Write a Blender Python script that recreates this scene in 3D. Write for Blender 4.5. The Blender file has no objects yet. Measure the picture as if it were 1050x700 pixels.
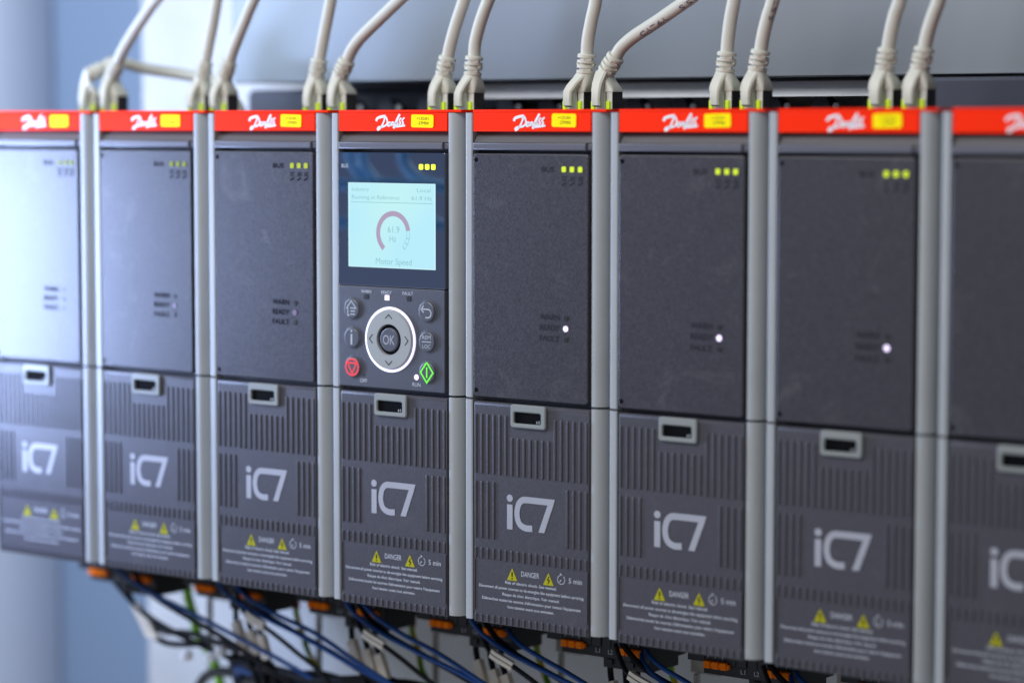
import bpy, bmesh, math, random
from mathutils import Vector, Matrix
random.seed(7)
S = bpy.context.scene
COL = S.collection
U = 0.075          # metres per drive pitch: every coordinate below is in pitches

# ------------------------------------------------------------------ camera
cam = bpy.data.cameras.new('camera'); camo = bpy.data.objects.new('camera', cam); COL.objects.link(camo)
CP = Vector((13.11446, -11.48559, -0.06002))
right = Vector((.7949, .6067, .0008)); fwd = Vector((-.6045, .7922, -.0836)); up = Vector((-.0513, .0660, .9965))
camo.matrix_world = Matrix(((right.x, up.x, -fwd.x, CP.x*U), (right.y, up.y, -fwd.y, CP.y*U), (right.z, up.z, -fwd.z, CP.z*U), (0, 0, 0, 1)))
cam.sensor_width = 36; cam.lens = 91.2; cam.clip_start = 0.01; cam.clip_end = 200
cam.dof.use_dof = True; cam.dof.focus_distance = 14.75*U; cam.dof.aperture_fstop = 4.6
S.camera = camo

# ------------------------------------------------------------------ light
W = bpy.data.worlds.new('World'); S.world = W; W.use_nodes = True
_n = W.node_tree.nodes; _l = W.node_tree.links
_tc = _n.new('ShaderNodeTexCoord'); _sx = _n.new('ShaderNodeSeparateXYZ'); _mr = _n.new('ShaderNodeMapRange'); _rp = _n.new('ShaderNodeValToRGB')
_l.new(_tc.outputs['Generated'], _sx.inputs[0]); _l.new(_sx.outputs['X'], _mr.inputs[0]); _mr.inputs[1].default_value = -1; _mr.inputs[2].default_value = 1
_rp.color_ramp.elements[0].color = (.42, .48, .60, 1); _rp.color_ramp.elements[1].color = (.14, .14, .15, 1)      # a room brighter on its window side
_e = _rp.color_ramp.elements.new(.45); _e.color = (.37, .39, .44, 1)
_l.new(_mr.outputs[0], _rp.inputs[0])
_mz = _n.new('ShaderNodeMapRange'); _l.new(_sx.outputs['Z'], _mz.inputs[0]); _mz.inputs[1].default_value = -1; _mz.inputs[2].default_value = 0; _mz.inputs[3].default_value = 4.6; _mz.inputs[4].default_value = 1.0   # added glow from below that fills the terminals and wires
_vs = _n.new('ShaderNodeVectorMath'); _vs.operation = 'SCALE'; _l.new(_rp.outputs[0], _vs.inputs[0]); _l.new(_mz.outputs[0], _vs.inputs['Scale']); _l.new(_vs.outputs[0], _n['Background'].inputs[0])
_n['Background'].inputs[1].default_value = 0.44
S.view_settings.view_transform = 'Standard'; S.view_settings.look = 'None'
S.view_settings.exposure = 0; S.view_settings.gamma = 1

def area(name, loc, target, sx, sy, power, col):
    l = bpy.data.lights.new(name, 'AREA'); l.shape = 'RECTANGLE'; l.size = sx*U; l.size_y = sy*U; l.energy = power; l.color = col
    o = bpy.data.objects.new(name, l); COL.objects.link(o); o.location = Vector(loc)*U
    o.rotation_euler = (Vector(target)-Vector(loc)).to_track_quat('-Z', 'Y').to_euler()
    return o
area('window_light', (-5.6, -3.3, 2.6), (-.5, 3, .6), 3.4, 4.0, 2.8, (.62, .77, 1.0))
area('added_side_glare', (-1.30, -1.35, -1.15), (.4, 0, -1.15), .8, 2.3, 1.75, (.44, .58, 1.0))  # added beside the left drives, its glare standing in for lens haze
area('ceiling_light', (2.5, -10.5, 8.0), (4.5, 1, -1.8), 11, 6, 10.0, (.98, .98, 1.0))

# ------------------------------------------------------------------ materials
def mat(name, col, rough=.5, metal=0, bump=0, bscale=400, var=0, vscale=30, emit=None, estr=0, coat=0, spec=None, stretch=None, smudge=0):
    m = bpy.data.materials.new(name); m.use_nodes = True
    nt = m.node_tree; b = nt.nodes['Principled BSDF']
    b.inputs['Base Color'].default_value = (*col, 1); b.inputs['Roughness'].default_value = rough; b.inputs['Metallic'].default_value = metal
    if spec is not None: b.inputs['Specular IOR Level'].default_value = spec
    if coat: b.inputs['Coat Weight'].default_value = coat; b.inputs['Coat Roughness'].default_value = .03; b.inputs['Coat IOR'].default_value = 2.2
    tc = nt.nodes.new('ShaderNodeTexCoord')
    src = tc.outputs['Object']
    if stretch:
        mp = nt.nodes.new('ShaderNodeMapping'); mp.inputs['Scale'].default_value = stretch
        nt.links.new(src, mp.inputs['Vector']); src = mp.outputs['Vector']
    if bump:
        n = nt.nodes.new('ShaderNodeTexNoise'); n.inputs['Scale'].default_value = bscale; n.inputs['Detail'].default_value = 3
        nt.links.new(src, n.inputs['Vector'])
        bp = nt.nodes.new('ShaderNodeBump'); bp.inputs['Strength'].default_value = bump; bp.inputs['Distance'].default_value = .0004
        nt.links.new(n.outputs['Fac'], bp.inputs['Height']); nt.links.new(bp.outputs['Normal'], b.inputs['Normal'])
    if var:
        n2 = nt.nodes.new('ShaderNodeTexNoise'); n2.inputs['Scale'].default_value = vscale; n2.inputs['Detail'].default_value = 5; n2.inputs['Roughness'].default_value = .65
        nt.links.new(src, n2.inputs['Vector'])
        mr = nt.nodes.new('ShaderNodeMapRange'); mr.inputs[1].default_value = .3; mr.inputs[2].default_value = .7
        mr.inputs[3].default_value = 1-var; mr.inputs[4].default_value = 1+var
        nt.links.new(n2.outputs['Fac'], mr.inputs[0])
        mx = nt.nodes.new('ShaderNodeVectorMath'); mx.operation = 'SCALE'; mx.inputs[0].default_value = col
        nt.links.new(mr.outputs[0], mx.inputs['Scale']); nt.links.new(mx.outputs[0], b.inputs['Base Color'])
        m2 = nt.nodes.new('ShaderNodeMapRange'); m2.inputs[1].default_value = .3; m2.inputs[2].default_value = .7
        m2.inputs[3].default_value = max(.02, rough-.06); m2.inputs[4].default_value = min(1, rough+.06)
        nt.links.new(n2.outputs['Fac'], m2.inputs[0]); nt.links.new(m2.outputs[0], b.inputs['Roughness'])
    if smudge:      # finger marks and dust: patches with an outline of their own
        n3 = nt.nodes.new('ShaderNodeTexNoise'); n3.inputs['Scale'].default_value = 38; n3.inputs['Detail'].default_value = 8; n3.inputs['Roughness'].default_value = .7; n3.inputs['Distortion'].default_value = 1.2
        oi = nt.nodes.new('ShaderNodeObjectInfo'); av = nt.nodes.new('ShaderNodeVectorMath'); nt.links.new(tc.outputs['Object'], av.inputs[0]); nt.links.new(oi.outputs['Location'], av.inputs[1]); av.operation = 'ADD'
        nt.links.new(av.outputs[0], n3.inputs['Vector'])
        m3 = nt.nodes.new('ShaderNodeMapRange'); m3.inputs[1].default_value = .56; m3.inputs[2].default_value = .72; m3.inputs[3].default_value = 0; m3.inputs[4].default_value = smudge
        nt.links.new(n3.outputs['Fac'], m3.inputs[0])
        mxs = nt.nodes.new('ShaderNodeMix'); mxs.data_type = 'RGBA'; nt.links.new(m3.outputs[0], mxs.inputs[0]); mxs.inputs[7].default_value = (.30, .29, .27, 1)
        if b.inputs['Base Color'].is_linked: nt.links.new(b.inputs['Base Color'].links[0].from_socket, mxs.inputs[6])
        else: mxs.inputs[6].default_value = (*col, 1)
        nt.links.new(mxs.outputs[2], b.inputs['Base Color'])
    if emit: b.inputs['Emission Color'].default_value = (*emit, 1); b.inputs['Emission Strength'].default_value = estr
    return m
M = {}
M['panel'] = mat('panel_plastic', (.037, .034, .043), .38, spec=.5, bump=.22, bscale=1500, var=.28, vscale=1100, smudge=.10)
M['cover'] = mat('cover_plastic', (.052, .049, .060), .46, bump=.2, bscale=1700, var=.16, vscale=1200, smudge=.06)
M['rail'] = mat('rail_plastic', (.33, .345, .35), .45, bump=.1, bscale=1200, var=.05, vscale=25, smudge=.12)
M['clip'] = mat('clip_plastic', (.235, .25, .24), .45, bump=.1, bscale=900)
M['house'] = mat('housing_plastic', (.05, .05, .055), .6)
M['header'] = mat('header_plastic', (.085, .087, .09), .5, bump=.2, bscale=1200)
M['lip'] = mat('lip_plastic', (.10, .10, .125), .4, bump=.2, bscale=1200)
M['dark'] = mat('dark_gap', (.004, .004, .005), .8, spec=.05)
M['red'] = mat('red_cap_plastic', (.98, .026, .001), .6, spec=.08, bump=.08, bscale=900, var=.04, vscale=12)
M['cableink'] = mat('cable_ink', (.11, .12, .16), .5)
M['white'] = mat('white_print', (.80, .80, .82), .5)
M['greyprint'] = mat('pale_grey_print', (.34, .345, .385), .5, var=.05, vscale=60)
M['smallprint'] = mat('small_print', (.50, .52, .56), .5)
M['darkprint'] = mat('dark_print', (.006, .006, .012), .6, spec=.1)
M['faintprint'] = mat('faint_print', (.018, .017, .024), .6, spec=.2)
M['yellow'] = mat('yellow_label', (1.0, .80, .0), .6, spec=.1)
M['warnyel'] = mat('warning_yellow', (.38, .36, .005), .5, spec=.2)
M['black'] = mat('black_plastic', (.012, .012, .013), .5, bump=.2, bscale=700)
M['orange'] = mat('orange_lever', (1.0, .22, .005), .6, spec=.1)
M['boot'] = mat('beige_boot_rubber', (.63, .655, .565), .5, bump=.1, bscale=600, var=.04, vscale=20)
M['cable'] = mat('beige_cable_jacket', (.585, .61, .535), .38, bump=.05, bscale=300)
M['plugdark'] = mat('smoked_plug', (.045, .045, .05), .25)
M['plugclear'] = mat('clear_plug', (.72, .72, .66), .25, coat=.5)
M['led_y'] = mat('yellow_green_light', (.5, .6, .02), .4, emit=(.62, .80, .0), estr=.38)
M['led_y_dim'] = mat('dim_yellow_green_light', (.22, .25, .03), .6, spec=.1, emit=(.5, .6, .0), estr=.06)
M['led_y_mid'] = mat('olive_light', (.30, .34, .02), .5, spec=.2, emit=(.5, .58, .0), estr=.32)
M['led_hot'] = mat('bright_yellow_light', (.6, .7, .02), .4, emit=(.85, 1.0, .02), estr=1.2)
M['led_link'] = mat('link_light_green', (.55, .68, .03), .3, emit=(.55, .8, .01), estr=.3)
M['led_w'] = mat('violet_white_light', (.8, .75, .9), .4, emit=(.78, .58, .95), estr=.95)
M['led_wdim'] = mat('dim_violet_light', (.12, .09, .15), .4, emit=(.62, .42, .75), estr=.12)
M['ledoff'] = mat('unlit_lens', (.02, .02, .022), .35)
M['glass'] = mat('display_glass', (.006, .020, .062), .05, spec=.9, coat=1)
M['keypad'] = mat('keypad_plastic', (.060, .062, .078), .42, bump=.3, bscale=1500)
M['button'] = mat('button_rubber', (.075, .08, .10), .35, bump=.1, bscale=900)
M['ringdisc'] = mat('silver_disc', (.30, .31, .30), .4, bump=.15, bscale=1500)
M['ringlight'] = mat('ring_light', (.8, .8, .9), .4, emit=(.70, .66, 1.0), estr=1.0)
M['symred'] = mat('red_symbol', (.75, .03, .03), .45, emit=(1, .04, .03), estr=.25)
M['symgreen'] = mat('green_symbol', (.15, .8, .03), .45, emit=(.15, 1, .02), estr=.3)
M['galv'] = mat('galvanised_steel', (.50, .505, .50), .55, 0, bump=.3, bscale=90, var=.10, vscale=22)
M['boxmetal'] = mat('brushed_grey_metal', (.27, .295, .32), .46, .75, bump=.02, bscale=500)
M['wallblue'] = mat('blue_grey_paint', (.21, .29, .42), .5, bump=.05, bscale=80)
M['wallpale'] = mat('pale_blue_paint', (.50, .57, .70), .5)
M['strip'] = mat('bright_zinc_strip', (.88, .90, .92), .5, .0, bump=.3, bscale=70, var=.12, vscale=30)
M['navy'] = mat('navy_paint', (.05, .055, .085), .5)
M['wireblue'] = mat('blue_wire', (.005, .055, .22), .45, spec=.3)
M['wireblack'] = mat('black_wire', (.006, .006, .008), .6, spec=.2)
M['wiregrey'] = mat('grey_wire', (.05, .05, .045), .55, spec=.3)
M['wiregreen'] = mat('green_insulation', (.30, .72, .02), .4)
M['wireyel'] = mat('yellow_insulation', (.62, .50, .01), .4)
M['ferrule'] = mat('red_sleeve', (.45, .01, .015), .45)
M['tag'] = mat('beige_wire_marker', (.92, .82, .66), .6, var=.08, vscale=60)
M['shield'] = mat('dull_tin', (.42, .40, .36), .4, .6, var=.2, vscale=60)

# earth wire: green and yellow stripes twisted round the insulation
def stripe_mat():
    m = bpy.data.materials.new('green_yellow_stripe'); m.use_nodes = True; nt = m.node_tree; b = nt.nodes['Principled BSDF']
    tc = nt.nodes.new('ShaderNodeTexCoord'); w = nt.nodes.new('ShaderNodeTexWave'); w.inputs['Scale'].default_value = 42; w.bands_direction = 'X'
    w.inputs['Distortion'].default_value = 2
    nt.links.new(tc.outputs['Object'], w.inputs['Vector'])
    r = nt.nodes.new('ShaderNodeValToRGB'); r.color_ramp.interpolation = 'CONSTANT'
    r.color_ramp.elements[0].color = (.13, .42, .01, 1); r.color_ramp.elements[1].position = .55; r.color_ramp.elements[1].color = (.62, .48, .01, 1)
    nt.links.new(w.outputs['Fac'], r.inputs[0]); nt.links.new(r.outputs[0], b.inputs['Base Color']); b.inputs['Roughness'].default_value = .4
    return m
M['stripe'] = stripe_mat()

# ------------------------------------------------------------------ mesh helpers
def rr(x0, x1, z0, z1, r, n=5, ins=0):
    x0 += ins; x1 -= ins; z0 += ins; z1 -= ins; r = max(r-ins, 1e-4); P = []
    for cx, cz, a0 in ((x1-r, z1-r, 0), (x0+r, z1-r, 90), (x0+r, z0+r, 180), (x1-r, z0+r, 270)):
        for k in range(n+1):
            a = math.radians(a0+90*k/n); P.append((cx+r*math.cos(a), cz+r*math.sin(a)))
    return P
class MB:
    def __init__(s): s.v = []; s.f = []; s.mi = []; s.cur = 0; s.flat = set()
    def add(s, vs, fs):
        o = len(s.v); s.v += [tuple(p) for p in vs]
        for f in fs: s.f.append(tuple(i+o for i in f)); s.mi.append(s.cur)
    def box(s, x0, x1, y0, y1, z0, z1):
        s.add([(x, y, z) for x in (x0, x1) for y in (y0, y1) for z in (z0, z1)],
              [(0, 1, 3, 2), (4, 6, 7, 5), (0, 4, 5, 1), (2, 3, 7, 6), (0, 2, 6, 4), (1, 5, 7, 3)])
    def cbox(s, x0, x1, y0, y1, z0, z1, c):   # box with chamfered front
        s.plate(lambda i: [(x1-i, z1-i), (x0+i, z1-i), (x0+i, z0+i), (x1-i, z0+i)], y0, y1, c)
    def plate(s, fn, yf, yb, c=.006):
        A = fn(0); B = fn(c*.35); D = fn(c); n = len(A)
        vs = [(x, yb, z) for x, z in A]+[(x, yf+c, z) for x, z in A]+[(x, yf+c*.3, z) for x, z in B]+[(x, yf, z) for x, z in D]
        fs = []
        for L in range(3):
            for i in range(n): j = (i+1) % n; fs.append((L*n+i, L*n+j, (L+1)*n+j, (L+1)*n+i))
        s.flat.add(len(s.f)+len(fs)); fs.append(tuple(range(3*n, 4*n))); fs.append(tuple(reversed(range(n))))
        s.add(vs, fs)
    def rplate(s, x0, x1, z0, z1, r, yf, yb, c=.006, n=5):
        s.plate(lambda i: rr(x0, x1, z0, z1, r, n, i), yf, yb, c)
    def frame(s, x0, x1, z0, z1, r, hx0, hx1, hz0, hz1, hr, yf, yb, c=.006, n=5):
        A = rr(x0, x1, z0, z1, r, n); B = rr(x0, x1, z0, z1, r, n, c); H = rr(hx0, hx1, hz0, hz1, hr, n); G = rr(hx0, hx1, hz0, hz1, hr, n, -c); N = len(A)
        vs = [(x, yb, z) for x, z in A]+[(x, yf+c, z) for x, z in A]+[(x, yf, z) for x, z in B]+[(x, yf, z) for x, z in G]+[(x, yf+c, z) for x, z in H]+[(x, yb, z) for x, z in H]
        s.add(vs, [(L*N+i, L*N+(i+1) % N, (L+1)*N+(i+1) % N, (L+1)*N+i) for L in range(5) for i in range(N)])
    def disc(s, cx, cz, rx, rz, yf, yb, c=.004, n=32):
        s.plate(lambda i: [(cx+(rx-i)*math.cos(2*math.pi*k/n), cz+(rz-i)*math.sin(2*math.pi*k/n)) for k in range(n)], yf, yb, c)
    def annulus(s, cx, cz, r0, r1, y, a0=0, a1=360, n=48):
        vs = []; fs = []
        for k in range(n+1):
            a = math.radians(a0+(a1-a0)*k/n)
            for r in (r0, r1): vs.append((cx+r*math.cos(a), y, cz+r*math.sin(a)))
        for k in range(n): fs.append((2*k, 2*k+1, 2*k+3, 2*k+2))
        s.add(vs, fs)
    def prism(s, prof, z0, z1):               # profile in x,y run along z
        n = len(prof)
        s.add([(x, y, z0) for x, y in prof]+[(x, y, z1) for x, y in prof], [(i, (i+1) % n, (i+1) % n+n, i+n) for i in range(n)]+[tuple(reversed(range(n))), tuple(range(n, 2*n))])
    def ribbon(s, P, w, y):                   # flat stroke in x,z
        n = len(P); L = []
        for i in range(n):
            a = Vector(P[max(i-1, 0)]); b = Vector(P[i]); c = Vector(P[min(i+1, n-1)])
            d1 = (b-a).normalized() if i else (c-b).normalized(); d2 = (c-b).normalized() if i < n-1 else d1
            n1 = Vector((-d1.y, d1.x)); n2 = Vector((-d2.y, d2.x)); m = (n1+n2)
            if m.length < 1e-3: m = n1
            m.normalize(); k = 1/max(m.dot(n1), .45); L.append((b+m*w/2*k, b-m*w/2*k))
        s.add([(p.x, y, p.y) for q in L for p in q], [(2*i, 2*i+1, 2*i+3, 2*i+2) for i in range(n-1)])
    def loft(s, rings, cap=True):
        n = len(rings[0]); vs = [p for r in rings for p in r]
        fs = [(L*n+i, L*n+(i+1) % n, (L+1)*n+(i+1) % n, (L+1)*n+i) for L in range(len(rings)-1) for i in range(n)]
        if cap: fs += [tuple(reversed(range(n))), tuple(range((len(rings)-1)*n, len(rings)*n))]
        s.add(vs, fs)
    def tube(s, path, r, n=12, steps=8):
        P = spline(path, steps); s.loft(tube_rings(P, r, n))
    def build(s, name, mats, parent=None, smooth=35):
        me = bpy.data.meshes.new(name); me.from_pydata([(x*U, y*U, z*U) for x, y, z in s.v], [], s.f)
        if not isinstance(mats, (list, tuple)): mats = [mats]
        for m in mats: me.materials.append(M[m])
        me.polygons.foreach_set('material_index', s.mi)
        bm = bmesh.new(); bm.from_mesh(me); bm.faces.ensure_lookup_table(); bmesh.ops.recalc_face_normals(bm, faces=bm.faces)
        for e in bm.edges:
            e.smooth = len(e.link_faces) == 2 and e.calc_face_angle(0) < math.radians(smooth)
        for f in bm.faces: f.smooth = not (f.index in s.flat or len(f.verts) > 4)
        bm.to_mesh(me); bm.free()
        o = bpy.data.objects.new(name, me); COL.objects.link(o); o.parent = parent
        return o
def spline(P, steps=8):
    P = [Vector(p) for p in P]; Q = [P[0]*2-P[1]]+P+[P[-1]*2-P[-2]]; out = []
    for i in range(1, len(Q)-2):
        for k in range(steps):
            t = k/steps; a, b, c, d = Q[i-1:i+3]
            out.append(.5*((2*b)+(c-a)*t+(2*a-5*b+4*c-d)*t*t+(3*b-a-3*c+d)*t**3))
    out.append(P[-1]); return out
def frames(P):
    T = [(P[min(i+1, len(P)-1)]-P[max(i-1, 0)]).normalized() for i in range(len(P))]
    ref = Vector((0, -1, 0)) if abs(T[0].y) < .9 else Vector((0, 0, 1)); F = []
    for t in T:
        ref = (ref-t*ref.dot(t)).normalized(); F.append((t, ref, t.cross(ref)))
    return F
def tube_rings(P, r, n=12):
    F = frames(P); R = []
    for i, (p, (t, a, b)) in enumerate(zip(P, F)):
        q = r(i/(len(P)-1)) if callable(r) else r
        R.append([p+a*q*math.cos(2*math.pi*k/n)+b*q*math.sin(2*math.pi*k/n) for k in range(n)])
    return R
def text_geo(txt, h, cx=0, cz=0, align='CENTER', width=None, sx=1.0, bold=0):
    c = bpy.data.curves.new('t', 'FONT'); c.body = txt; c.size = 1; c.align_x = 'LEFT'; c.offset = bold; c.resolution_u = 3
    o = bpy.data.objects.new('t', c); COL.objects.link(o); bpy.context.view_layer.update()
    me = bpy.data.meshes.new_from_object(o.evaluated_get(bpy.context.evaluated_depsgraph_get()))
    vs = [(v.co.x, v.co.y) for v in me.vertices]; fs = [tuple(p.vertices) for p in me.polygons]
    bpy.data.objects.remove(o); bpy.data.curves.remove(c); bpy.data.meshes.remove(me)
    x0 = min(v[0] for v in vs); x1 = max(v[0] for v in vs); k = h/.70
    kx = (width/(x1-x0)) if width else k*sx
    off = {'CENTER': (x0+x1)/2, 'LEFT': x0, 'RIGHT': x1}[align]
    return [((x-off)*kx+cx, (y-.35)*k+cz) for x, y in vs], fs
def put_text(mb, y, *a, **k):
    vs, fs = text_geo(*a, **k); mb.add([(x, y, z) for x, z in vs], fs)

def tag(o, label=None, cat=None, group=None, kind=None):
    if label: o['label'] = label
    if cat: o['category'] = cat
    if group: o['group'] = group
    if kind: o['kind'] = kind
    return o
def empty(name, loc, parent=None):
    o = bpy.data.objects.new(name, None); o.empty_display_size = .01; COL.objects.link(o); o.location = Vector(loc)*U; o.parent = parent
    return o
KIDS = {}
def kids(o): return [c for c in bpy.data.objects if c.parent == o]
def copy_tree(o, parent=None):
    c = o.copy(); COL.objects.link(c); c.parent = parent
    for ch in kids(o): copy_tree(ch, c)
    return c

# ------------------------------------------------------------------ setting: walls behind the row of drives
b = MB(); b.box(-14, 16, 4.6, 4.8, -9, 6); tag(b.build('wall', 'wallblue'), kind='structure')
b = MB(); b.prism([(-9, 4.58), (-9, 3.9)]+[(-4.95+.62*math.sin(a*math.pi/24), 4.58-.68*math.cos(a*math.pi/24)) for a in range(13)], -9, 6); tag(b.build('wall_panel', 'wallpale'), kind='structure')
b = MB(); b.plate(lambda i: [(14-i, 5-i), (-1.09+i, 5-i), (-1.09+i, -8+i), (14-i, -8+i)], 2.5, 2.62, .02)
tag(b.build('mounting_plate', 'galv'), 'galvanised steel mounting plate standing behind all the drives', 'mounting plate')

# ------------------------------------------------------------------ the drive
root0 = empty('drive_unit', (0, 0, 0))
def right_rail():
    p = [(.895, .32), (.895, .006), (.898, .001), (.903, 0)]
    for k in range(0, 9):
        a = math.radians(90*k/8); p.append((.919+.068*math.sin(a), .095-.095*math.cos(a)))
    return p+[(.987, .32)]
def left_rail():
    p = [(.014, .32)]
    for k in range(0, 7):
        a = math.radians(90*k/6); p.append((.030-.016*math.cos(a), .018-.018*math.sin(a)))
    return p+[(.062, 0), (.068, .005), (.068, .32)]
def build_common(root):
    b = MB(); b.box(.012, .988, .325, 2.3, -2.855, -.012); b.box(.072, .892, .06, .325, -2.855, -.12); b.build('housing', 'house', root)
    for prof in (right_rail(), left_rail()):
        b = MB(); b.prism(prof, -1.603, 0); b.build('side_rail', 'rail', root)
        b = MB(); b.prism(prof, -2.873, -1.616); b.build('side_rail', 'rail', root)
    # red cap with a thin lip reaching over the right rail
    b = MB(); b.cbox(.0735, .889, .000, .32, -.105, .003, .006); b.cbox(.0735, .992, -.003, .32, .003, .018, .004)
    b.build('top_cap', 'red', root)
    b = MB(); b.add([(.074, .05, -.1065), (.888, .05, -.1065), (.888, .012, -.165), (.074, .012, -.165), (.074, .055, -.1065), (.888, .055, -.1065), (.888, .055, -.165), (.074, .055, -.165)],
        [(0, 1, 2, 3), (4, 5, 6, 7), (0, 3, 7, 4), (1, 2, 6, 5), (3, 2, 6, 7)])
    b.build('header_recess', 'header', root)
    b = MB(); b.cbox(.072, .855, -.004, .05, -.208, -.166, .008); b.cbox(.857, .889, .008, .05, -.206, -.168, .008)
    b.build('header_lip', 'lip', root)
def logo_script(cap):
    b = MB()
    def T(P): return [(.363+(x-90)/450*.218, -.099+(345-y)/245*.094) for x, y in P]
    y = -.0022; w = .0115
    def sp(P, w=w):
        Q = spline([(x, z, 0) for x, z in T(P)], 5); b.ribbon([(q.x, q.y) for q in Q], w, y)
    sp([(92, 208), (108, 170), (160, 146), (238, 134)], .016)
    sp([(232, 138), (215, 200), (185, 268), (150, 318), (122, 338), (112, 322), (135, 298), (190, 292), (240, 272), (264, 235), (258, 180), (236, 138)])
    sp([(318, 232), (290, 228), (272, 262), (284, 284), (308, 262), (320, 232)], .010)
    sp([(318, 232), (314, 282)], .010)
    sp([(330, 280), (336, 232), (358, 230), (356, 276)], .010)
    sp([(458, 105), (420, 175), (390, 240), (360, 318)], .015)
    sp([(352, 244), (430, 226)], .009)
    sp([(412, 226), (396, 250), (406, 272), (428, 254), (424, 228), (412, 226)], .009)
    sp([(480, 160), (450, 200), (468, 235), (446, 266)], .010)
    sp([(530, 155), (492, 198), (512, 235), (488, 264)], .010)
    sp([(372, 292), (450, 286), (540, 272)], .011)
    b.build('logo_lettering', 'white', cap)
def rating_label(cap, n):
    b = MB(); jx, jz, ja = random.uniform(-.010, .010), random.uniform(-.004, .001), random.uniform(-.022, .022)
    b.rplate(.627, .792, -.080, -.006, .012, -.0035, 0, .001)
    b.cur = 1
    put_text(b, -.0040, '+1ZU01', .015, .712, -.028, width=.085); put_text(b, -.0040, '-27M%02d' % n, .017, .716, -.054, width=.080)
    b.v = [(.71+(x-.71)*math.cos(ja)-(z+.043)*math.sin(ja)+jx, y, -.043+(x-.71)*math.sin(ja)+(z+.043)*math.cos(ja)+jz) for x, y, z in b.v]
    b.build('rating_label', ['yellow', 'darkprint'], cap)
def lower_cover(root):
    b = MB()
    b.plate(lambda i: [(.888-i, -1.622-i*1.6), (.079+i, -1.622-i*1.6), (.079+i, -2.884+i), (.888-i, -2.884+i)], -.004, .06, .012)
    X = [.098+.0428*k for k in range(19)]
    def rib(x, z1, z0): b.rplate(x-.0088, x+.0088, z0, z1, .0085, -.0105, 0, .0045, 3)
    for k, x in enumerate(X):
        if k < 6: rib(x, -1.690, -2.030)
        elif k < 13: rib(x, -1.812, -2.030)
        else: rib(x, -1.690, -2.030)
        if k < 4 or k > 14: rib(x, -2.072, -2.400)
        rib(x, -2.450, -2.515); rib(x, -2.832, -2.880)
    for x in (.090, .877): b.rplate(x-.004, x+.004, -2.81, -2.52, .003, -.010, 0, .003, 2)
    c = b.build('lower_cover', 'cover', root)
    b = MB(); b.frame(.354, .600, -1.752, -1.622, .018, .380, .566, -1.727, -1.664, .010, -.024, .0, .006)
    b.cur = 1; b.box(.381, .565, -.010, -.008, -1.726, -1.665)
    b.cur = 2; b.box(.530, .537, -.012, -.010, -1.722, -1.708); b.box(.546, .552, -.012, -.010, -1.722, -1.705)
    b.build('release_clip', ['clip', 'dark', 'rail'], c)
    b = MB(); y = -.0058
    def I(x, yy): return (.318+(x-200)*.0017, -2.137-(yy-90)*.00132)
    cx, cz = I(213, 103)
    b.add([(cx+.0215*math.cos(2*math.pi*k/20), y, cz+.0205*math.sin(2*math.pi*k/20)) for k in range(20)], [tuple(range(20))])
    b.ribbon([I(213, 130), I(213, 237)], .039, y)
    Q = spline([(*I(*p), 0) for p in ((306, 223), (278, 224), (256, 212), (246, 190), (243, 160), (250, 125), (266, 106), (290, 103))], 6)
    b.ribbon([(q.x, q.y) for q in Q]+[I(330, 103)], .036, y)
    b.add([(p[0], y, p[1]) for p in (I(330, 89.4), I(398, 89.4), I(391, 116.6), I(330, 116.6))], [(0, 1, 2, 3)])
    b.add([(p[0], y, p[1]) for p in (I(368, 116.6), I(391, 116.6), I(355, 236), I(331, 236))], [(0, 1, 2, 3)])
    b.build('logo_lettering', 'greyprint', c)
    for cx, bolt in ((.357, 0), (.611, 1)):
        b = MB(); z0 = -2.620; h = .070; w = .037
        b.add([(cx-w, -.0056, z0), (cx+w, -.0056, z0), (cx, -.0056, z0+h)], [(0, 1, 2)])
        b.cur = 1
        if bolt: b.ribbon([(cx+.005, z0+.050), (cx-.007, z0+.030), (cx+.007, z0+.028), (cx-.003, z0+.008)], .0055, -.0064)
        else: b.ribbon([(cx, z0+.048), (cx, z0+.022)], .009, -.0064); b.ribbon([(cx, z0+.015), (cx, z0+.007)], .009, -.0064)
        b.build('warning_triangle', ['warnyel', 'darkprint'], c)
    b = MB()
    put_text(b, y, 'DANGER', .030, .484, -2.575, width=.125)
    put_text(b, y, '5 min', .030, .796, -2.578, width=.090)
    b.annulus(.699, -2.579, .023, .0265, y, 100, 415); b.ribbon([(.699, -2.579), (.689, -2.592)], .005, y); b.ribbon([(.692, -2.546), (.703, -2.552)], .006, y)
    for k, (t, w) in enumerate((('Risk of electric shock. See manual.', .36), ('Disconnect all power sources to de-energize the equipment before servicing.', .735),
            ('Risque de choc électrique. Voir manuel.', .40), ('Débranchez toutes les sources d\'alimentation pour mettre l\'équipement', .69), ('hors tension avant tout entretien.', .325))):
        put_text(b, y, t, .0165, .488, -2.634-.0345*k, width=w, bold=.012)
    b.build('warning_print', 'smallprint', c)
    return c
build_common(root0)
lower_cover(root0)
common_kids = list(kids(root0))
cap0 = [o for o in common_kids if o.name.startswith('top_cap')][0]
logo_script(cap0)
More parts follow.
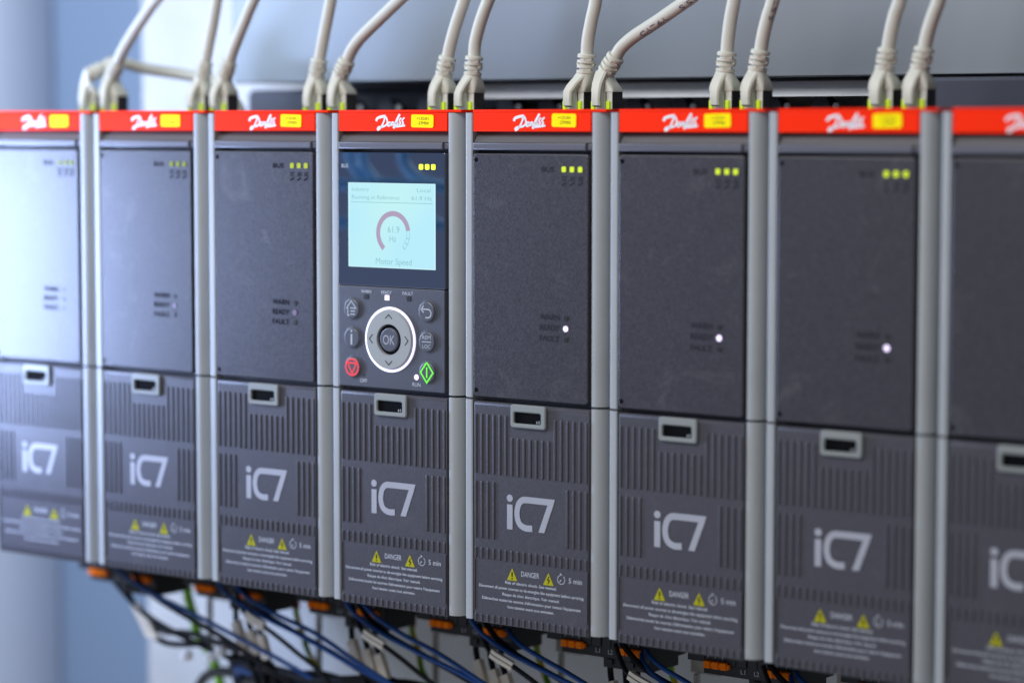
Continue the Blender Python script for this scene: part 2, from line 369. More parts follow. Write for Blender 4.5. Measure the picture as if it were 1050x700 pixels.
# blank front panel
b = MB(); b.rplate(.078, .877, -1.594, -.226, .022, -.006, .055, .007)
b.cur = 1
for x, z in ((.100, -1.558), (.100, -.262)): b.annulus(x, z, 0, .013, -.0078, n=16)
panel0 = b.build('front_panel', ['panel', 'dark'], root0)
b = MB(); y = -.0078
put_text(b, y, 'BUS', .028, .602, -.310, width=.085, bold=.012)
for k, t in enumerate(('ST', 'X1', 'X2')):
    put_text(b, y, t, .026, .713+.055*k, -.360, width=.034, bold=.02); b.ribbon([(.697+.055*k, -.396), (.727+.055*k, -.382)], .010, y)
for k, t in enumerate(('WARN', 'READY', 'FAULT')): put_text(b, y, t, .030, .548, -1.123-.059*k, align='LEFT', width=.134, bold=.02)
b.build('lettering', 'darkprint', panel0)
for k in range(3):
    b = MB(); b.rplate(.6975+.055*k, .7265+.055*k, -.325, -.294, .006, -.0095, -.005, .001, 2); o = b.build('bus_light', 'led_y', panel0)
for k in range(3):
    b = MB(); b.disc(.727, -1.125-.0585*k, .0165, .0165, -.0095, -.005, .001, 20); o = b.build('status_light', 'ledoff', panel0)

DN = ['the leftmost drive', 'the second drive from left', 'the drive left of the screen', 'the drive with the screen',
      'the drive right of the screen', 'the third drive from right', 'the second drive from right', 'the rightmost drive']
DL = ['blank grey drive unit leftmost in the row, its panel washed pale by blue light',
      'blank grey drive unit second from the left, bluish sheen on its panel',
      'blank grey drive unit standing directly left of the one with a screen',
      'grey drive unit with a lit gauge screen and a round OK keypad',
      'blank dark drive unit standing directly right of the one with a screen',
      'blank dark drive unit second to the right of the one with a screen',
      'blurred dark drive unit third to the right of the one with a screen',
      'blurred dark drive unit at the far right, cut off by the picture edge']
drives = []
for i in range(8):
    r = root0 if i == 0 else root0.copy()
    if i:
        COL.objects.link(r)
        for ch in kids(root0):
            if ch == panel0 and i == 3: continue
            if ch.name.startswith('network_socket'): continue
            copy_tree(ch, r)
    r.location = Vector((i, 0, 0))*U
    tag(r, DL[i], 'drive', 'drive units mounted in a row')
    drives.append(r)
# every drive its own lights and label
for i, r in enumerate(drives):
    cap = [c for c in kids(r) if c.name.startswith('top_cap')][0]
    rating_label(cap, i+1)
    pn = [c for c in kids(r) if c.name.startswith('front_panel')]
    if not pn: continue
    bus = sorted([c for c in kids(pn[0]) if c.name.startswith('bus_light')], key=lambda c: c.name)
    st = sorted([c for c in kids(pn[0]) if c.name.startswith('status_light')], key=lambda c: c.name)
    if i > 3:
        for o in kids(pn[0]):
            if o.name.startswith('lettering'): o.data = o.data.copy(); o.data.materials[0] = M['faintprint']
    for o in bus:
        o.data = o.data.copy(); o.data.materials[0] = M['led_y_dim' if i < 2 else 'led_y_mid' if i == 2 else 'led_y']
    for o in st:
        cz = sum(v.co.z for v in o.data.vertices)/len(o.data.vertices)/U
        if abs(cz+1.1835) < .02:
            o.data = o.data.copy(); o.data.materials[0] = M['led_w' if i > 3 else 'led_wdim' if i > 0 else 'ledoff']

# ------------------------------------------------------------------ the drive with the screen
r = drives[3]
b = MB(); b.rplate(.075, .877, -1.001, -.226, .006, -.010, .055, .004); gl = b.build('display_glass', 'glass', r)
for k in range(3):
    b = MB(); b.rplate(.690+.045*k, .720+.045*k, -.322, -.291, .006, -.0125, -.008, .001, 2); b.build('bus_light', 'led_hot', gl)
b = MB(); put_text(b, -.0112, 'BUS', .022, .13, -.305, width=.05); b.build('lettering', 'smallprint', gl)
def screen_mat():
    m = bpy.data.materials.new('lit_screen'); m.use_nodes = True; nt = m.node_tree; b = nt.nodes['Principled BSDF']
    b.inputs['Base Color'].default_value = (.02, .03, .03, 1); b.inputs['Roughness'].default_value = .12
    tc = nt.nodes.new('ShaderNodeTexCoord'); n = nt.nodes.new('ShaderNodeTexNoise'); n.inputs['Scale'].default_value = 22; n.inputs['Detail'].default_value = 1
    nt.links.new(tc.outputs['Object'], n.inputs['Vector']); rp = nt.nodes.new('ShaderNodeValToRGB')
    rp.color_ramp.elements[0].position = .38; rp.color_ramp.elements[0].color = (.50, .88, 1.0, 1)
    rp.color_ramp.elements[1].position = .62; rp.color_ramp.elements[1].color = (.57, .93, .94, 1)
    nt.links.new(n.outputs['Fac'], rp.inputs[0]); nt.links.new(rp.outputs[0], b.inputs['Emission Color']); b.inputs['Emission Strength'].default_value = .92
    return m
M['screen'] = screen_mat()
M['scredge'] = mat('screen_edge', (.03, .03, .03), .2, emit=(.62, .95, 1), estr=.95)
M['scrtext'] = mat('screen_text', (.02, .03, .04), .2, emit=(.27, .56, .58), estr=.95)
M['scrarc'] = mat('screen_gauge', (.03, .02, .03), .2, emit=(.42, .34, .48), estr=.95)
M['scrfaint'] = mat('screen_faint', (.02, .03, .03), .2, emit=(.30, .62, .66), estr=.95)
b = MB(); b.add([(.156, -.0115, -.892), (.811, -.0115, -.892), (.811, -.0115, -.402), (.156, -.0115, -.402)], [(0, 1, 2, 3)])
b.cur = 1
E_ = [(.156, .164, -.892, -.402), (.803, .811, -.892, -.402), (.164, .803, -.4075, -.402), (.164, .803, -.892, -.887)]
for x0, x1, z0, z1 in E_: b.add([(x0, -.0118, z0), (x1, -.0118, z0), (x1, -.0118, z1), (x0, -.0118, z1)], [(0, 1, 2, 3)])
sc = b.build('screen', ['screen', 'scredge'], r)
b = MB(); y = -.0122
put_text(b, y, 'Industry', .022, .185, -.440, align='LEFT', width=.13); put_text(b, y, 'Local', .022, .775, -.440, align='RIGHT', width=.10)
put_text(b, y, 'Running at Reference', .024, .185, -.485, align='LEFT', width=.36); put_text(b, y, '61.9 Hz', .024, .785, -.485, align='RIGHT', width=.15)
b.ribbon([(.18, -.515), (.79, -.515)], .0035, y)
put_text(b, y, '61.9', .038, .50, -.668, width=.088); put_text(b, y, 'Hz', .034, .495, -.722, width=.05)
put_text(b, y, 'Motor Speed', .036, .50, -.853, width=.27)
b.build('screen_text', 'scrtext', sc)
b = MB(); b.annulus(.497, -.690, .098, .128, y, 8, 232); b.build('gauge_arc', 'scrarc', sc)
b = MB()
b.annulus(.497, -.690, .122, .126, y, -48, 6); b.annulus(.497, -.690, .099, .102, y, -48, 6)
for a in (-48, -32, -16): b.annulus(.497, -.690, .102, .122, y, a, a+3, 2)
b.build('gauge_scale', 'scrfaint', sc)
# keypad
b = MB(); b.rplate(.075, .877, -1.594, -1.004, .012, -.010, .055, .006); kp = b.build('keypad', 'keypad', r)
b = MB(); y = -.0115
for t, x in (('WARN', .290), ('READY', .445), ('FAULT', .605)): put_text(b, y, t, .019, x, -1.033, width=.078)
put_text(b, y, 'OFF', .022, .268, -1.556, width=.055); put_text(b, y, 'RUN', .022, .668, -1.555, width=.060)
b.build('lettering', 'smallprint', kp)
for x, m_ in ((.290, 'ledoff'), (.449, 'led_w'), (.612, 'ledoff')):
    b = MB(); b.rplate(x-.017, x+.017, -1.079, -1.049, .003, -.0125, -.009, .001, 2); b.build('status_light', m_, kp)
b = MB(); b.disc(.668, -1.513, .0165, .0165, -.0125, -.009, .001, 20); b.build('status_light', 'led_w', kp)
b = MB(); b.rplate(.262, .274, -1.53, -1.518, .002, -.0125, -.009, .001, 2); b.build('status_light', 'ledoff', kp)
for txt in ():
    pass
# round control: recess, light ring, silver disc, OK button
cx, cz = .474, -1.306
def ringpart(name, r0, r1, yb, yf, m_, c=.006):
    b = MB(); n = 64; R = []
    for rad, yy in ((r0, yb), (r0, yf+c), (r0+c*.6, yf), (r1-c*.6, yf), (r1, yf+c), (r1, yb)):
        R.append([(cx+rad*math.cos(2*math.pi*k/n), yy, cz+rad*math.sin(2*math.pi*k/n)) for k in range(n)])
    b.loft(R, cap=False); return b.build(name, m_, r)
rd = ringpart('control_ring', .088, .171, -.009, -.028, 'ringdisc')
ringpart('light_ring', .174, .190, -.009, -.017, 'ringlight', .004)
b = MB(); y = -.0288
for a in range(4):
    ca, sa = round(math.cos(a*math.pi/2)), round(math.sin(a*math.pi/2))
    b.ribbon([(cx+ca*u-sa*v, cz+sa*u+ca*v) for u, v in ((.122, .026), (.146, 0), (.122, -.026))], .0055, y)
b.build('arrow_symbol', 'darkprint', rd)
b = MB(); b.disc(cx, cz, .086, .086, -.0115, -.009, .001, 40); b.build('control_well', 'dark', r)
b = MB(); b.disc(cx, cz, .070, .070, -.026, -.009, .008, 40); ob = b.build('button', 'button', r)
b = MB(); put_text(b, -.0268, 'OK', .056, cx, cz, width=.088); b.build('button_symbol', 'greyprint', ob)
def btn(bx, bz, draw, m_='smallprint'):
    b = MB(); b.disc(bx, bz, .068, .068, -.0135, -.009, .002, 36); b.disc(bx, bz, .060, .060, -.024, -.009, .009, 36); o = b.build('button', 'button', r)
    b = MB(); draw(b, bx, bz, -.0250); b.build('button_symbol', m_, o)
M['btnsym'] = mat('button_symbol_grey', (.42, .44, .46), .5)
def s_home(b, x, z, y):
    b.ribbon([(x-.040, z+.000), (x, z+.045), (x+.040, z+.000)], .006, y); b.ribbon([(x-.027, z+.008), (x-.027, z-.040), (x-.014, z-.040)], .006, y)
    b.ribbon([(x+.027, z+.008), (x+.027, z-.005)], .006, y)
    for k in range(3): b.ribbon([(x-.008, z+.004-.018*k), (x+.028, z+.004-.018*k)], .006, y)
def s_info(b, x, z, y):
    b.annulus(x, z+.040, 0, .007, y, n=12); b.ribbon([(x, z+.022), (x, z-.040)], .012, y)
def s_stop(b, x, z, y):
    b.annulus(x, z, .042, .053, y); b.ribbon([(x-.034, z+.024), (x+.034, z+.024), (x, z-.038), (x-.034, z+.024)], .009, y)
def s_back(b, x, z, y):
    b.ribbon([(x-.018, z+.034), (x-.038, z+.014), (x-.018, z-.006)], .007, y)
    P = [(x-.036, z+.014), (x+.012, z+.014)]+[(x+.012+.024*math.sin(a*math.pi/8), z-.010+.024*math.cos(a*math.pi/8)) for a in range(1, 9)]+[(x-.006, z-.034)]
    b.ribbon(P, .007, y)
def s_rem(b, x, z, y):
    put_text(b, y, 'REM', .022, x, z+.026, width=.062); put_text(b, y, 'LOC', .022, x, z-.026, width=.058); b.ribbon([(x-.034, z), (x+.034, z)], .005, y)
def s_start(b, x, z, y):
    b.ribbon([(x, z+.058), (x+.046, z), (x, z-.058), (x-.046, z), (x, z+.058)], .010, y); b.ribbon([(x, z+.030), (x, z-.030)], .010, y)
btn(.187, -1.138, s_home, 'btnsym'); btn(.187, -1.308, s_info, 'btnsym'); btn(.191, -1.480, s_stop, 'symred')
btn(.752, -1.131, s_back, 'btnsym'); btn(.753, -1.304, s_rem, 'btnsym'); btn(.755, -1.480, s_start, 'symgreen')

# ------------------------------------------------------------------ network sockets on the drives and the cables plugged into them
PY = .665
def socket(r, x):
    b = MB(); b.box(x-.085, x+.085, PY-.075, PY+.07, -.02, .012); s = b.build('network_socket', 'black', r)
    for dx in (-.056, .050):
        b = MB(); b.cbox(x+dx-.011, x+dx+.011, PY-.068, PY-.052, .012, .068, .003); b.build('link_light', 'led_link', s)
for i, r in enumerate(drives):
    for x in (.325, .525): socket(r, x)

def plug_cable(i, side, path, cabtext=None):
    """path: list of (x,y,z) world points of the cable from the collar upward; the boot leans to meet it"""
    x = i+(.325 if side == 'L' else .525)
    root = empty('network_cable', (x, PY, 0))
    o3 = Vector((x, PY, 0))
    b = MB(); b.cbox(-.072, .072, -.048, .050, .0, .13, .004); b.build('plug', 'plugdark', root)
    b = MB(); b.cbox(-.030, .026, -.060, -.049, .01, .135, .006); b.cbox(-.071, -.034, -.0515, -.049, .02, .12, .001); b.cbox(.032, .071, -.0515, -.049, .02, .12, .001); b.build('latch', 'plugclear', root)
    c0 = Vector(path[0])-o3; c1 = Vector(path[1])-o3; t = (c1-c0).normalized()
    bot = Vector((0, 0, .12))
    # boot shell
    b = MB(); R = []
    def ring(c, hx, hy, rad, nrm=None, n=6):
        pts = rr(-hx, hx, -hy, hy, min(rad, hx*.99, hy*.99), n)
        if nrm is None: return [c+Vector((p, q, 0)) for p, q in pts]
        ax = Vector((1, 0, 0)); ax = (ax-nrm*ax.dot(nrm)).normalized(); ay = nrm.cross(ax)
        return [c+ax*p+ay*q for p, q in pts]
    up_ = Vector((0, 0, 1))
    for k, (s, hx, hy, rad) in enumerate(((0, .078, .056, .010), (.10, .078, .056, .012), (.35, .074, .056, .02), (.6, .064, .054, .03), (.8, .055, .052, .04), (1.0, .048, .048, .047))):
        base = c0-t*.115
        c = bot.lerp(base, s)+ (Vector((0, 0, 0)))
        R.append(ring(c, hx, hy, rad, up_.lerp(t, s).normalized()))
    # ribbed collar
    for k in range(4):
        a = c0-t*(.115-.029*k)
        R.append(ring(a+t*.003, .053, .053, .052, t)); R.append(ring(a+t*.018, .053, .053, .052, t))
        if k < 3: R.append(ring(a+t*.0195, .037, .037, .036, t)); R.append(ring(a+t*.028, .037, .037, .036, t))
    R.append(ring(c0-t*.003, .048, .048, .047, t)); b.loft(R)
    b.build('boot', 'boot', root)
    # bars that break the collar grooves into short staggered slots, and the hook over the latch
    b = MB()
    for k in range(3):
        a = c0-t*(.115-.029*k)+t*.024
        ang = (0.3 if k % 2 else 2.3)
        ax = (Vector((1, 0, 0))-t*t.x).normalized(); ay = t.cross(ax)
        for da in (0, math.pi):
            d = ax*math.cos(ang+da)+ay*math.sin(ang+da); e = t.cross(d); c = a+d*.040
            vs = [c+d*u*.012+e*v*.022+t*w_*.006 for u in (-1, 1) for v in (-1, 1) for w_ in (-1, 1)]
            b.add(vs, [(0, 1, 3, 2), (4, 6, 7, 5), (0, 4, 5, 1), (2, 3, 7, 6), (0, 2, 6, 4), (1, 5, 7, 3)])
    H = []
    side_pts = [(.238, -.036, .040), (.205, -.062, .037), (.165, -.090, .033), (.12, -.106, .030), (.075, -.110, .029), (.040, -.104, .028)]
    lean = (c0-t*.115)
    for z, yy, hw in side_pts:
        s = max(0, min(1, (z-.12)/(lean.z-.12))); ox = lean.x*s-.004
        H.append([Vector((ox-hw, yy, z)), Vector((ox-hw*.7, yy-.008, z+.003)), Vector((ox+hw*.7, yy-.008, z+.003)), Vector((ox+hw, yy, z)), Vector((ox+hw, yy+.022, z-.006)), Vector((ox-hw, yy+.022, z-.006))])
    b.loft(H); b.build('latch_guard', 'boot', root)
    b = MB(); P = [c0-t*.03]+[Vector(p)-o3 for p in path]
    Q = spline(P, 8); b.loft(tube_rings(Q, .0375, 20)); cab = b.build('cable_jacket', 'cable', root)
    if cabtext:
        F = frames(Q); L = [0]
        for k in range(1, len(Q)): L.append(L[-1]+(Q[k]-Q[k-1]).length)
        def at(s):
            for k in range(1, len(Q)):
                if L[k] >= s:
                    u = (s-L[k-1])/(L[k]-L[k-1]); return Q[k-1].lerp(Q[k], u), (Q[k]-Q[k-1]).normalized()
            return Q[-1], (Q[-1]-Q[-2]).normalized()
        b = MB(); view = Vector((.62, -.78, .05))
        for txt, s0, w_ in cabtext:
            vs, fs = text_geo(txt, .030, 0, 0, align='LEFT', width=w_, bold=.02); out = []
            for px, pz in vs:
                p, t_ = at(s0+px); e = (view-t_*view.dot(t_)).normalized(); sd = e.cross(t_); ph = -(pz-.016)/.0383
                if sd.z > 0: sd = -sd; 
                out.append(p+(e*math.cos(ph)+sd*math.sin(ph))*.0383)
            b.add(out, fs)
        b.build('cable_print', 'cableink', cab)
    return root
CABLES = {
 (0, 'L'): [(.375, .70, .305), (.43, .765, .350), (.55, .92, .305), (.85, 1.00, .262), (1.10, 1.02, .215), (1.30, .98, .10), (1.42, .97, -.05)],
 (0, 'R'): [(.560, .66, .340), (.615, .65, .410), (.70, .65, .510), (.80, .65, .615), (.935, .65, .742), (1.12, .66, .88), (1.4, .7, 1.05)],
 (1, 'L'): [(1.372, .65, .335), (1.395, .65, .42), (1.435, .65, .56), (1.477, .65, .727), (1.51, .66, .9), (1.54, .7, 1.1)],
 (1, 'R'): [(1.585, .65, .335), (1.625, .65, .42), (1.705, .65, .56), (1.799, .65, .717), (1.93, .66, .9), (2.1, .7, 1.1)],
 (2, 'L'): [(2.352, .65, .340), (2.375, .65, .43), (2.41, .65, .56), (2.447, .65, .699), (2.48, .66, .9), (2.49, .7, 1.1)],
 (2, 'R'): [(2.580, .65, .330), (2.625, .65, .40), (2.705, .65, .475), (2.85, .65, .578), (3.00, .65, .684), (3.2, .66, .82), (3.5, .7, 1.0)],
 (3, 'L'): [(3.372, .65, .340), (3.395, .65, .42), (3.44, .65, .54), (3.496, .65, .67), (3.57, .66, .85), (3.65, .7, 1.1)],
 (3, 'R'): [(3.572, .65, .340), (3.580, .65, .42), (3.62, .65, .54), (3.679, .65, .665), (3.77, .66, .85), (3.9, .7, 1.1)],
 (4, 'L'): [(4.393, .65, .340), (4.400, .65, .42), (4.425, .65, .53), (4.454, .65, .643), (4.48, .66, .85), (4.5, .7, 1.1)],
 (4, 'R'): [(4.585, .67, .325), (4.622, .67, .372), (4.705, .67, .430), (4.85, .67, .505), (5.033, .67, .605), (5.25, .67, .72), (5.6, .7, .86)],
 (5, 'L'): [(5.342, .65, .338), (5.350, .65, .42), (5.365, .65, .52), (5.386, .65, .617), (5.42, .66, .8), (5.45, .7, 1.1)],
 (5, 'R'): [(5.560, .65, .343), (5.575, .65, .42), (5.600, .65, .51), (5.636, .65, .610), (5.69, .66, .8), (5.75, .7, 1.1)],
 (6, 'L'): [(6.347, .65, .338), (6.362, .65, .42), (6.385, .65, .51), (6.413, .65, .588), (6.46, .66, .8), (6.5, .7, 1.1)],
 (6, 'R'): [(6.563, .65, .340), (6.582, .65, .42), (6.610, .65, .50), (6.642, .65, .582), (6.70, .66, .8), (6.75, .7, 1.1)],
}
for (i, sd), path in CABLES.items():
    ct = [('CAT.6A', .25, .20), ('S/STP', .55, .17)] if (i, sd) == (4, 'R') else [('S/STP', .20, .15)] if (i, sd) == (5, 'R') else None
    o = plug_cable(i, sd, path, ct)
    if (i, sd) == (0, 'L'): lab = 'leftmost beige network cable, bending sharply back behind its neighbour'
    elif (i, sd) == (4, 'R'): lab = 'beige network cable with printed jacket arching widest to the right'
    else: lab = 'beige network cable, %s of the pair above %s' % ('left' if sd == 'L' else 'right', DN[i])
    tag(o, lab, 'cable', 'beige network cables plugged into the drives')

# ------------------------------------------------------------------ blue cables added out of view, shaped so the display glass mirrors streaks
M['bluejacket'] = mat('streak_cable_jacket', (.30, .70, 1.0), .35)
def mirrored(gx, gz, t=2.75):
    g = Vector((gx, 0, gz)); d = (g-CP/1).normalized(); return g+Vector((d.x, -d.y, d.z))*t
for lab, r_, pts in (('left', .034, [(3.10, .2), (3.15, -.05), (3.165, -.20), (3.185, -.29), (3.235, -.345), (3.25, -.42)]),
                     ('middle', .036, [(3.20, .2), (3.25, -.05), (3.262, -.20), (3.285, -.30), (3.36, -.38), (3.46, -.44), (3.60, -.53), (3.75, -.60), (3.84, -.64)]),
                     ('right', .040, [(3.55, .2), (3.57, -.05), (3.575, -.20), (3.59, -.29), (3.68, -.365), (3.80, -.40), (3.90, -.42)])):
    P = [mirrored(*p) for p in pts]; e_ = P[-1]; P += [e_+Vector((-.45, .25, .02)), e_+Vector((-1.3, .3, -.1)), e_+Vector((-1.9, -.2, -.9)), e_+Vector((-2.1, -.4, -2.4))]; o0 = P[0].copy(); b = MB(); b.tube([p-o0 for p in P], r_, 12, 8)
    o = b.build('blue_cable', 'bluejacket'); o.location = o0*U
    tag(o, '%s unseen blue cable added for its streak mirrored in the display glass' % lab, 'cable', 'blue cables added for glass reflections')

# ------------------------------------------------------------------ above and behind: metal box, strip, fuse row, navy box
b = MB(); b.cbox(.80, 14, 1.5, 2.45, .212, 3.4, .012); b.box(.80, 14, 1.49, 1.5, .218, .226)
tag(b.build('metal_enclosure', 'boxmetal'), 'brushed grey metal enclosure along the top, behind the cables', 'enclosure')
b = MB(); b.add([(x, y, z) for x in (2.75, 6.0) for y, z in ((1.62, .100), (1.64, .096), (1.72, .185), (1.70, .189))], [(0, 4, 7, 3), (0, 3, 2, 1), (4, 5, 6, 7), (1, 2, 6, 5), (0, 1, 5, 4), (3, 7, 6, 2)]); tag(b.build('mounting_rail', 'strip'), 'bright zinc mounting rail in the gap under the grey enclosure', 'rail')
b = MB(); b.cbox(6.23, 12, 1.35, 2.3, -.6, .196, .02); tag(b.build('navy_box', 'navy'), 'dark navy box behind the rightmost drives under the enclosure', 'box')
FL = ['dark switch block behind the plugs, %s from the left in its row' % s for s in ('first', 'second', 'third', 'fourth', 'fifth', 'sixth', 'seventh', 'eighth', 'ninth', 'tenth', 'eleventh', 'twelfth', 'thirteenth', 'fourteenth')]
def switch_block():
    r_ = empty('switch_block', (0, 0, 0))
    b = MB(); b.cbox(-.155, .155, 1.86, 2.3, -.5, .015, .01); b.build('body', 'black', r_)
    b = MB(); b.loft([[Vector((dx*k, 1.84+dy*k, z)) for dx, dy in ((-.06, 0), (.06, 0), (.06, .12), (-.06, .12))] for z, k in ((.015, 1.2), (.06, 1.0), (.10, .6))]); b.build('toggle', 'navy', r_)
    b = MB(); b.disc(.10, .045, .022, .022, 1.845, 1.86, .004, 14); b.build('screw', 'strip', r_)
    return r_
f0 = switch_block()
for k in range(14):
    o = f0 if k == 0 else copy_tree(f0)
    o.location = Vector((1.55+.335*k, 0, 0))*U; tag(o, FL[k], 'switch', 'dark switch blocks behind the plugs')
b = MB(); b.rplate(.42, 2.72, -.3, .178, .05, 2.05, 2.3, .03); tag(b.build('navy_cabinet', 'navy'), 'dark navy rounded cabinet behind the plugs left of the zinc rail', 'cabinet')

# ------------------------------------------------------------------ below: terminal blocks, wires
def terminal(i):
    r_ = empty('terminal_block', (i, .72, -3.0))
    def L(b): b.v = [(x, y-.72, z+3.0) for x, y, z in b.v]; return b
    b = MB()
    b.cbox(.06, .46, .72, 1.1, -3.10, -2.87, .006); b.cbox(.16, .46, .735, 1.05, -3.168, -3.10, .006)
    b.cbox(.462, .80, .72, 1.1, -3.16, -2.87, .006); b.cbox(.462, .78, .735, 1.05, -3.222, -3.16, .006)
    for k in range(9): b.box(.175+.07*k-.002, .175+.07*k+.002, .715, .72, -3.10, -2.95)
    for k in range(4): b.box(.50+.075*k, .535+.075*k, .72, .735, -3.20, -3.17)
    L(b).build('body', 'black', r_)
    for x0, n, z in ((.185, 3, -3.107), (.60, 3, -3.108)):
        b = MB()
        for k in range(n): b.cbox(x0+.055*k, x0+.042+.055*k, .690, .72, z-.020, z+.022, .005); b.cbox(x0+.042+.055*k, x0+.055+.055*k, .700, .72, z-.012, z+.012, .002)
        L(b).build('release_lever', 'orange', r_)
    b = MB(); put_text(b, .7185, 'L1', .026, .435, -3.125, width=.030); put_text(b, .7185, 'L2', .026, .525, -3.125, width=.032)
    for x in (.20, .25, .30, .60, .66, .72): b.ribbon([(x, -3.03), (x, -3.07)], .005, .7185)
    L(b).build('lettering', 'smallprint', r_)
    return r_
for i in range(7):
    if i == 0: t0 = terminal(0); o = t0
    else: o = copy_tree(t0); o.location = Vector((i, .72, -3.0))*U
    tag(o, 'black terminal block with orange levers under %s' % DN[i], 'terminal block', 'terminal blocks under the drives')

def wire(name, path, r, m_, label, cat='wire', group=None, n=10):
    o0 = Vector(path[0]); b = MB(); b.tube([Vector(p)-o0 for p in path], r, n, 10)
    o = b.build(name, m_); o.location = o0*U; tag(o, label, cat, group); return o
def marker(p0, p1, w, parent_root):
    pass
J = lambda s: random.uniform(-s, s)
for i in range(7):
    # blue pair
    if i != 0:
        a = J(.02); w1 = .12 if i == 1 else .03
        wire('blue_wire', ([(i+.50+a-w1, .66, -2.90), (i+.60-w1, .60, -3.00), (i+.70-w1, .60, -3.10), (i+.90-w1/2, .60, -3.195)] if i < 4 else [(i+.75, .71, -3.10), (i+.80, .66, -3.14), (i+.90, .62, -3.195), (i+1.03, .60, -3.245)])+[(i+1.2, .60, -3.285), (i+1.55, .62, -3.40+J(.02)), (i+1.9, .7, -3.56), (i+2.2, .8, -3.8)], .0145, 'wireblue',
             'left wire of the blue pair below %s' % DN[i], group='blue control wires')
        wire('blue_wire', ([(i+.60-w1, .68, -2.90), (i+.72-w1, .62, -3.00), (i+.86-w1, .60, -3.09), (i+1.06-w1/2, .60, -3.178)] if i < 3 else [(i+.78, .71, -3.08), (i+.85, .66, -3.105), (i+.96, .62, -3.145), (i+1.12, .60, -3.195)])+[(i+1.34, .60, -3.272+J(.015)), (i+1.65, .62, -3.40), (i+2.0, .7, -3.58), (i+2.3, .8, -3.8)], .0145, 'wireblue',
             'right wire of the blue pair below %s' % DN[i], group='blue control wires')
    wire('black_wire', [(i+.56, .70, -2.92), (i+.68, .65, -3.07), (i+.86, .64, -3.19), (i+1.15, .64, -3.29), (i+1.5, .66, -3.41), (i+1.9, .75, -3.62), (i+2.2, .8, -3.8)], .018, 'wireblack',
         'black wire under the blue pair below %s' % DN[i], group='black control wires')
    # three black leads with beige markers
    for k in (range(3) if i else ()):
        x0 = i+.495+(0, .108, .192)[k]; root = empty('marked_lead', (x0, .76, -3.2)); 
        P = [(0, 0, .0), (.003, 0, -.06), (.028+J(.006), -.01, -.13), (.095+J(.008), -.01, -.30), (.13+J(.03), .02, -.42), (.15+J(.06), .1, -.62), (.2, .1, -.9)]
        b = MB(); b.tube(P, .019, 10, 8); b.build('wire', 'wireblack', root)
        Q = spline(P, 8); seg = [q for q in Q if -.305-.01*k < q.z < -.105-.03*k]
        b = MB(); F = frames(seg); R = []
        for p, (t, u, v) in zip(seg, F):
            R.append([p+u*(.022*a_)+v*(.029*c_) for a_, c_ in ((-1, -1), (1, -1), (1, 1), (-1, 1))])
        b.loft(R); b.build('marker_sleeve', 'tag', root)
        tag(root, '%s of three beige-marked black leads below %s' % (('left', 'middle', 'right')[k], DN[i]), 'wire', 'marked black leads')
    SL = i > 0
    root = empty('marked_lead', (i+.70, .60, -3.17)) if SL else None
    if SL:
        P = [(-.08, .03, .12), (0, 0, 0), (.08, -.02, -.045), (.24, -.02, -.105), (.45, .0, -.22), (.7, .05, -.40), (.8, .1, -.7)]
        b = MB(); b.tube(P, .015, 10, 8); b.build('wire', 'wireblack', root)
        Q = spline(P, 8)[14:24]; F = frames(Q); b = MB(); b.loft([[p+u*(.014*a_)+v*(.027*c_) for a_, c_ in ((-1, -1), (1, -1), (1, 1), (-1, 1))] for p, (t, u, v) in zip(Q, F)]); b.build('marker_sleeve', 'tag', root)
        tag(root, 'slanting lead with a tilted beige marker below %s' % DN[i], 'wire', 'slanting marked leads')
    # earth wire
    root = empty('earth_wire', (i+.625, 1.2, -3.24))
    P = [(0, 0, .10), (0, 0, 0), (.01, 0, -.08), (.06, 0, -.20), (.12+J(.03), 0, -.32), (.2, .05, -.5), (.25, .1, -.8)]
    b = MB(); b.tube(P[1:], .033 if i == 0 else .020, 10, 8); b.build('wire', 'wiregreen' if i == 0 else 'stripe', root)
    b = MB(); b.tube([(0, 0, .12), (0, 0, .05), (.0, 0, -.03)], .03, 10, 4); b.build('sleeve', 'shield' if i == 0 else 'ferrule', root)
    tag(root, ('bright green earth wire hanging below the leftmost drive' if i == 0 else 'green-yellow wire with red sleeve below %s' % DN[i]), 'wire', 'earth wires')
    # grey shield bracket behind
    b = MB(); b.cbox(-.10, .10, 0, .05, -.20, .22, .006); b.cbox(-.045, .03, -.08, 0, -.02, .10, .01); b.cbox(-.06, -.03, -.03, 0, -.7, -.2, .005)
    o = b.build('shield_bracket', 'shield'); o.location = Vector((i+.80, 1.30, -3.12))*U
    tag(o, 'dull tin bracket behind the wires below %s' % DN[i], 'bracket', 'tin brackets')
# cables at the lower left that leave the first terminal block
wire('blue_wire', [(.42, .68, -2.93), (.56, .60, -3.036), (.835, .60, -3.150), (1.194, .60, -3.241), (1.60, .62, -3.36), (1.95, .7, -3.50), (2.4, .8, -3.7)], .015, 'wireblue', 'single blue wire crossing in front of the bright green earth wire', group='blue control wires')
L1 = wire('black_wire', [(.20, .80, -2.95), (.257, .80, -3.096), (.397, .80, -3.229), (.629, .80, -3.37), (.994, .80, -3.485), (1.5, .82, -3.60), (2.0, .85, -3.75)], .019, 'wireblack', 'upper black cable leaving the first terminal block to the lower right', group='black loops at the lower left')
wire('black_wire', [(.26, .86, -2.95), (.33, .86, -3.14), (.50, .86, -3.40), (.70, .86, -3.545), (.95, .86, -3.545), (1.25, .88, -3.50), (1.6, .9, -3.62)], .021, 'wireblack', 'black cable sagging in a loop at the lower left', group='black loops at the lower left')
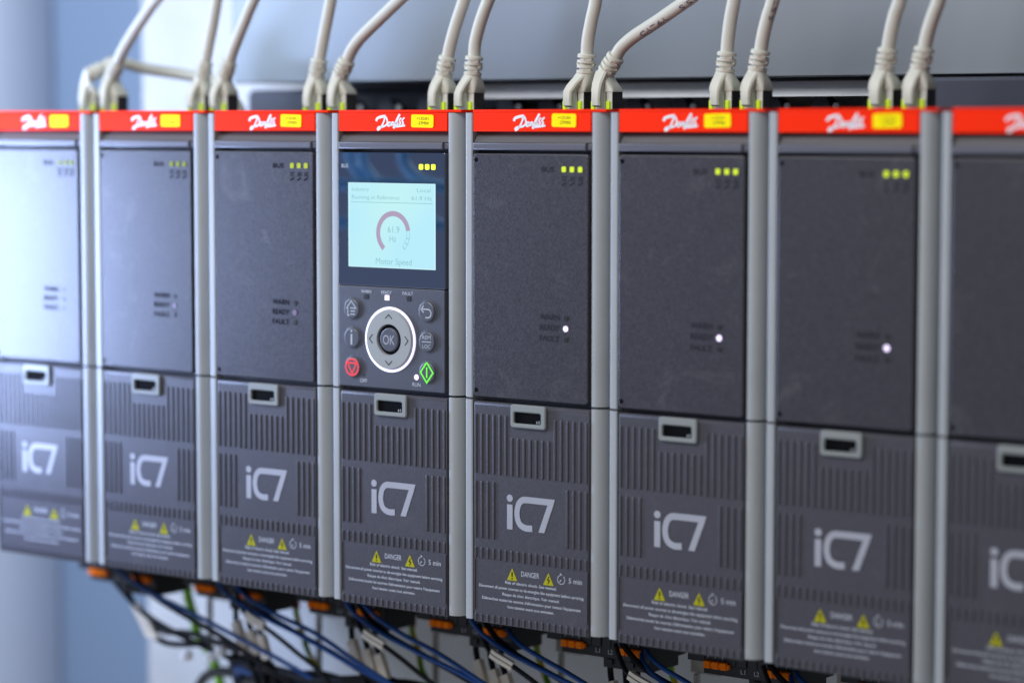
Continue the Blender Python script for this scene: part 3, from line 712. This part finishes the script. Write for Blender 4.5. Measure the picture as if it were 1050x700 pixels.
wire('grey_wire', [(.52, .84, -3.42), (.75, .84, -3.475), (1.0, .84, -3.46), (1.3, .84, -3.50), (1.7, .9, -3.60)], .022, 'wiregrey', 'thin dark grey cable inside the sagging black loop', group='black loops at the lower left')
wire('grey_wire', [(.75, 1.1, -4.10), (.84, 1.1, -3.86), (1.0, 1.1, -3.765), (1.25, 1.1, -3.76), (1.55, 1.1, -3.85), (1.9, 1.1, -4.1)], .034, 'wiregrey', 'dark grey cable arching up from the bottom edge at the lower left')
root = empty('wire_flag', (.52, .79, -3.30))
b = MB(); b.loft([[Vector((x-w_, y, z)), Vector((x+w_, y, z)), Vector((x+w_, y+.02, z)), Vector((x-w_, y+.02, z))] for x, y, z, w_ in ((0, 0, 0, .045), (.06, 0, -.08, .052), (.17, 0, -.22, .058))]); b.build('flag', 'tag', root)
tag(root, 'pale marker flag on the black cable at the lower left', 'marker')
# bundle running along below, between drives two and five
cols = ['wireblack', 'wireblack', 'wireblue', 'wireblack', 'wiregrey', 'wireblack', 'wireblack', 'wireblue', 'wireblack', 'stripe', 'wireblack', 'wiregrey', 'wireblack', 'wireblack']
where = ['topmost', 'second', 'third', 'fourth', 'fifth', 'sixth', 'seventh', 'eighth', 'ninth', 'tenth', 'eleventh', 'twelfth', 'thirteenth', 'lowest']
for k, m_ in enumerate(cols):
    z = -3.56-.05*k; yy = .80+.05*(k % 5); x = 1.15+random.uniform(0, .35)
    P = [(x-.1, yy+.3, z-.25), (x+.05, yy+.1, z-.03)]
    while x < 4.6:
        x += .33+J(.06); P.append((x, yy+J(.04), z+J(.05)))
    nm = {'wireblack': 'black_cable', 'wireblue': 'blue_cable', 'wiregrey': 'grey_cable', 'stripe': 'striped_cable'}[m_]
    wire(nm, P, random.uniform(.026, .038), m_, '%s %s in the bundle crossing low behind the markers' % (where[k], nm.replace('_', ' ')), 'cable', 'bundle of cables at the bottom')
for k, (x, z) in enumerate(((1.33, -3.53), (1.24, -3.58), (1.02, -3.60))):
    b = MB(); b.disc(0, 0, .035, .035, 0, .05, .012, 16); b.disc(0, 0, .018, .018, -.02, 0, .006, 12); o = b.build('cable_lug', 'strip'); o.location = Vector((x, .76, z))*U
    tag(o, ('upper right', 'lower right', 'left')[k]+' shiny metal lug on the dark cable bundle', 'lug', 'shiny lugs')

# ------------------------------------------------------------------ render
S.render.engine = 'CYCLES'
S.cycles.use_denoising = True
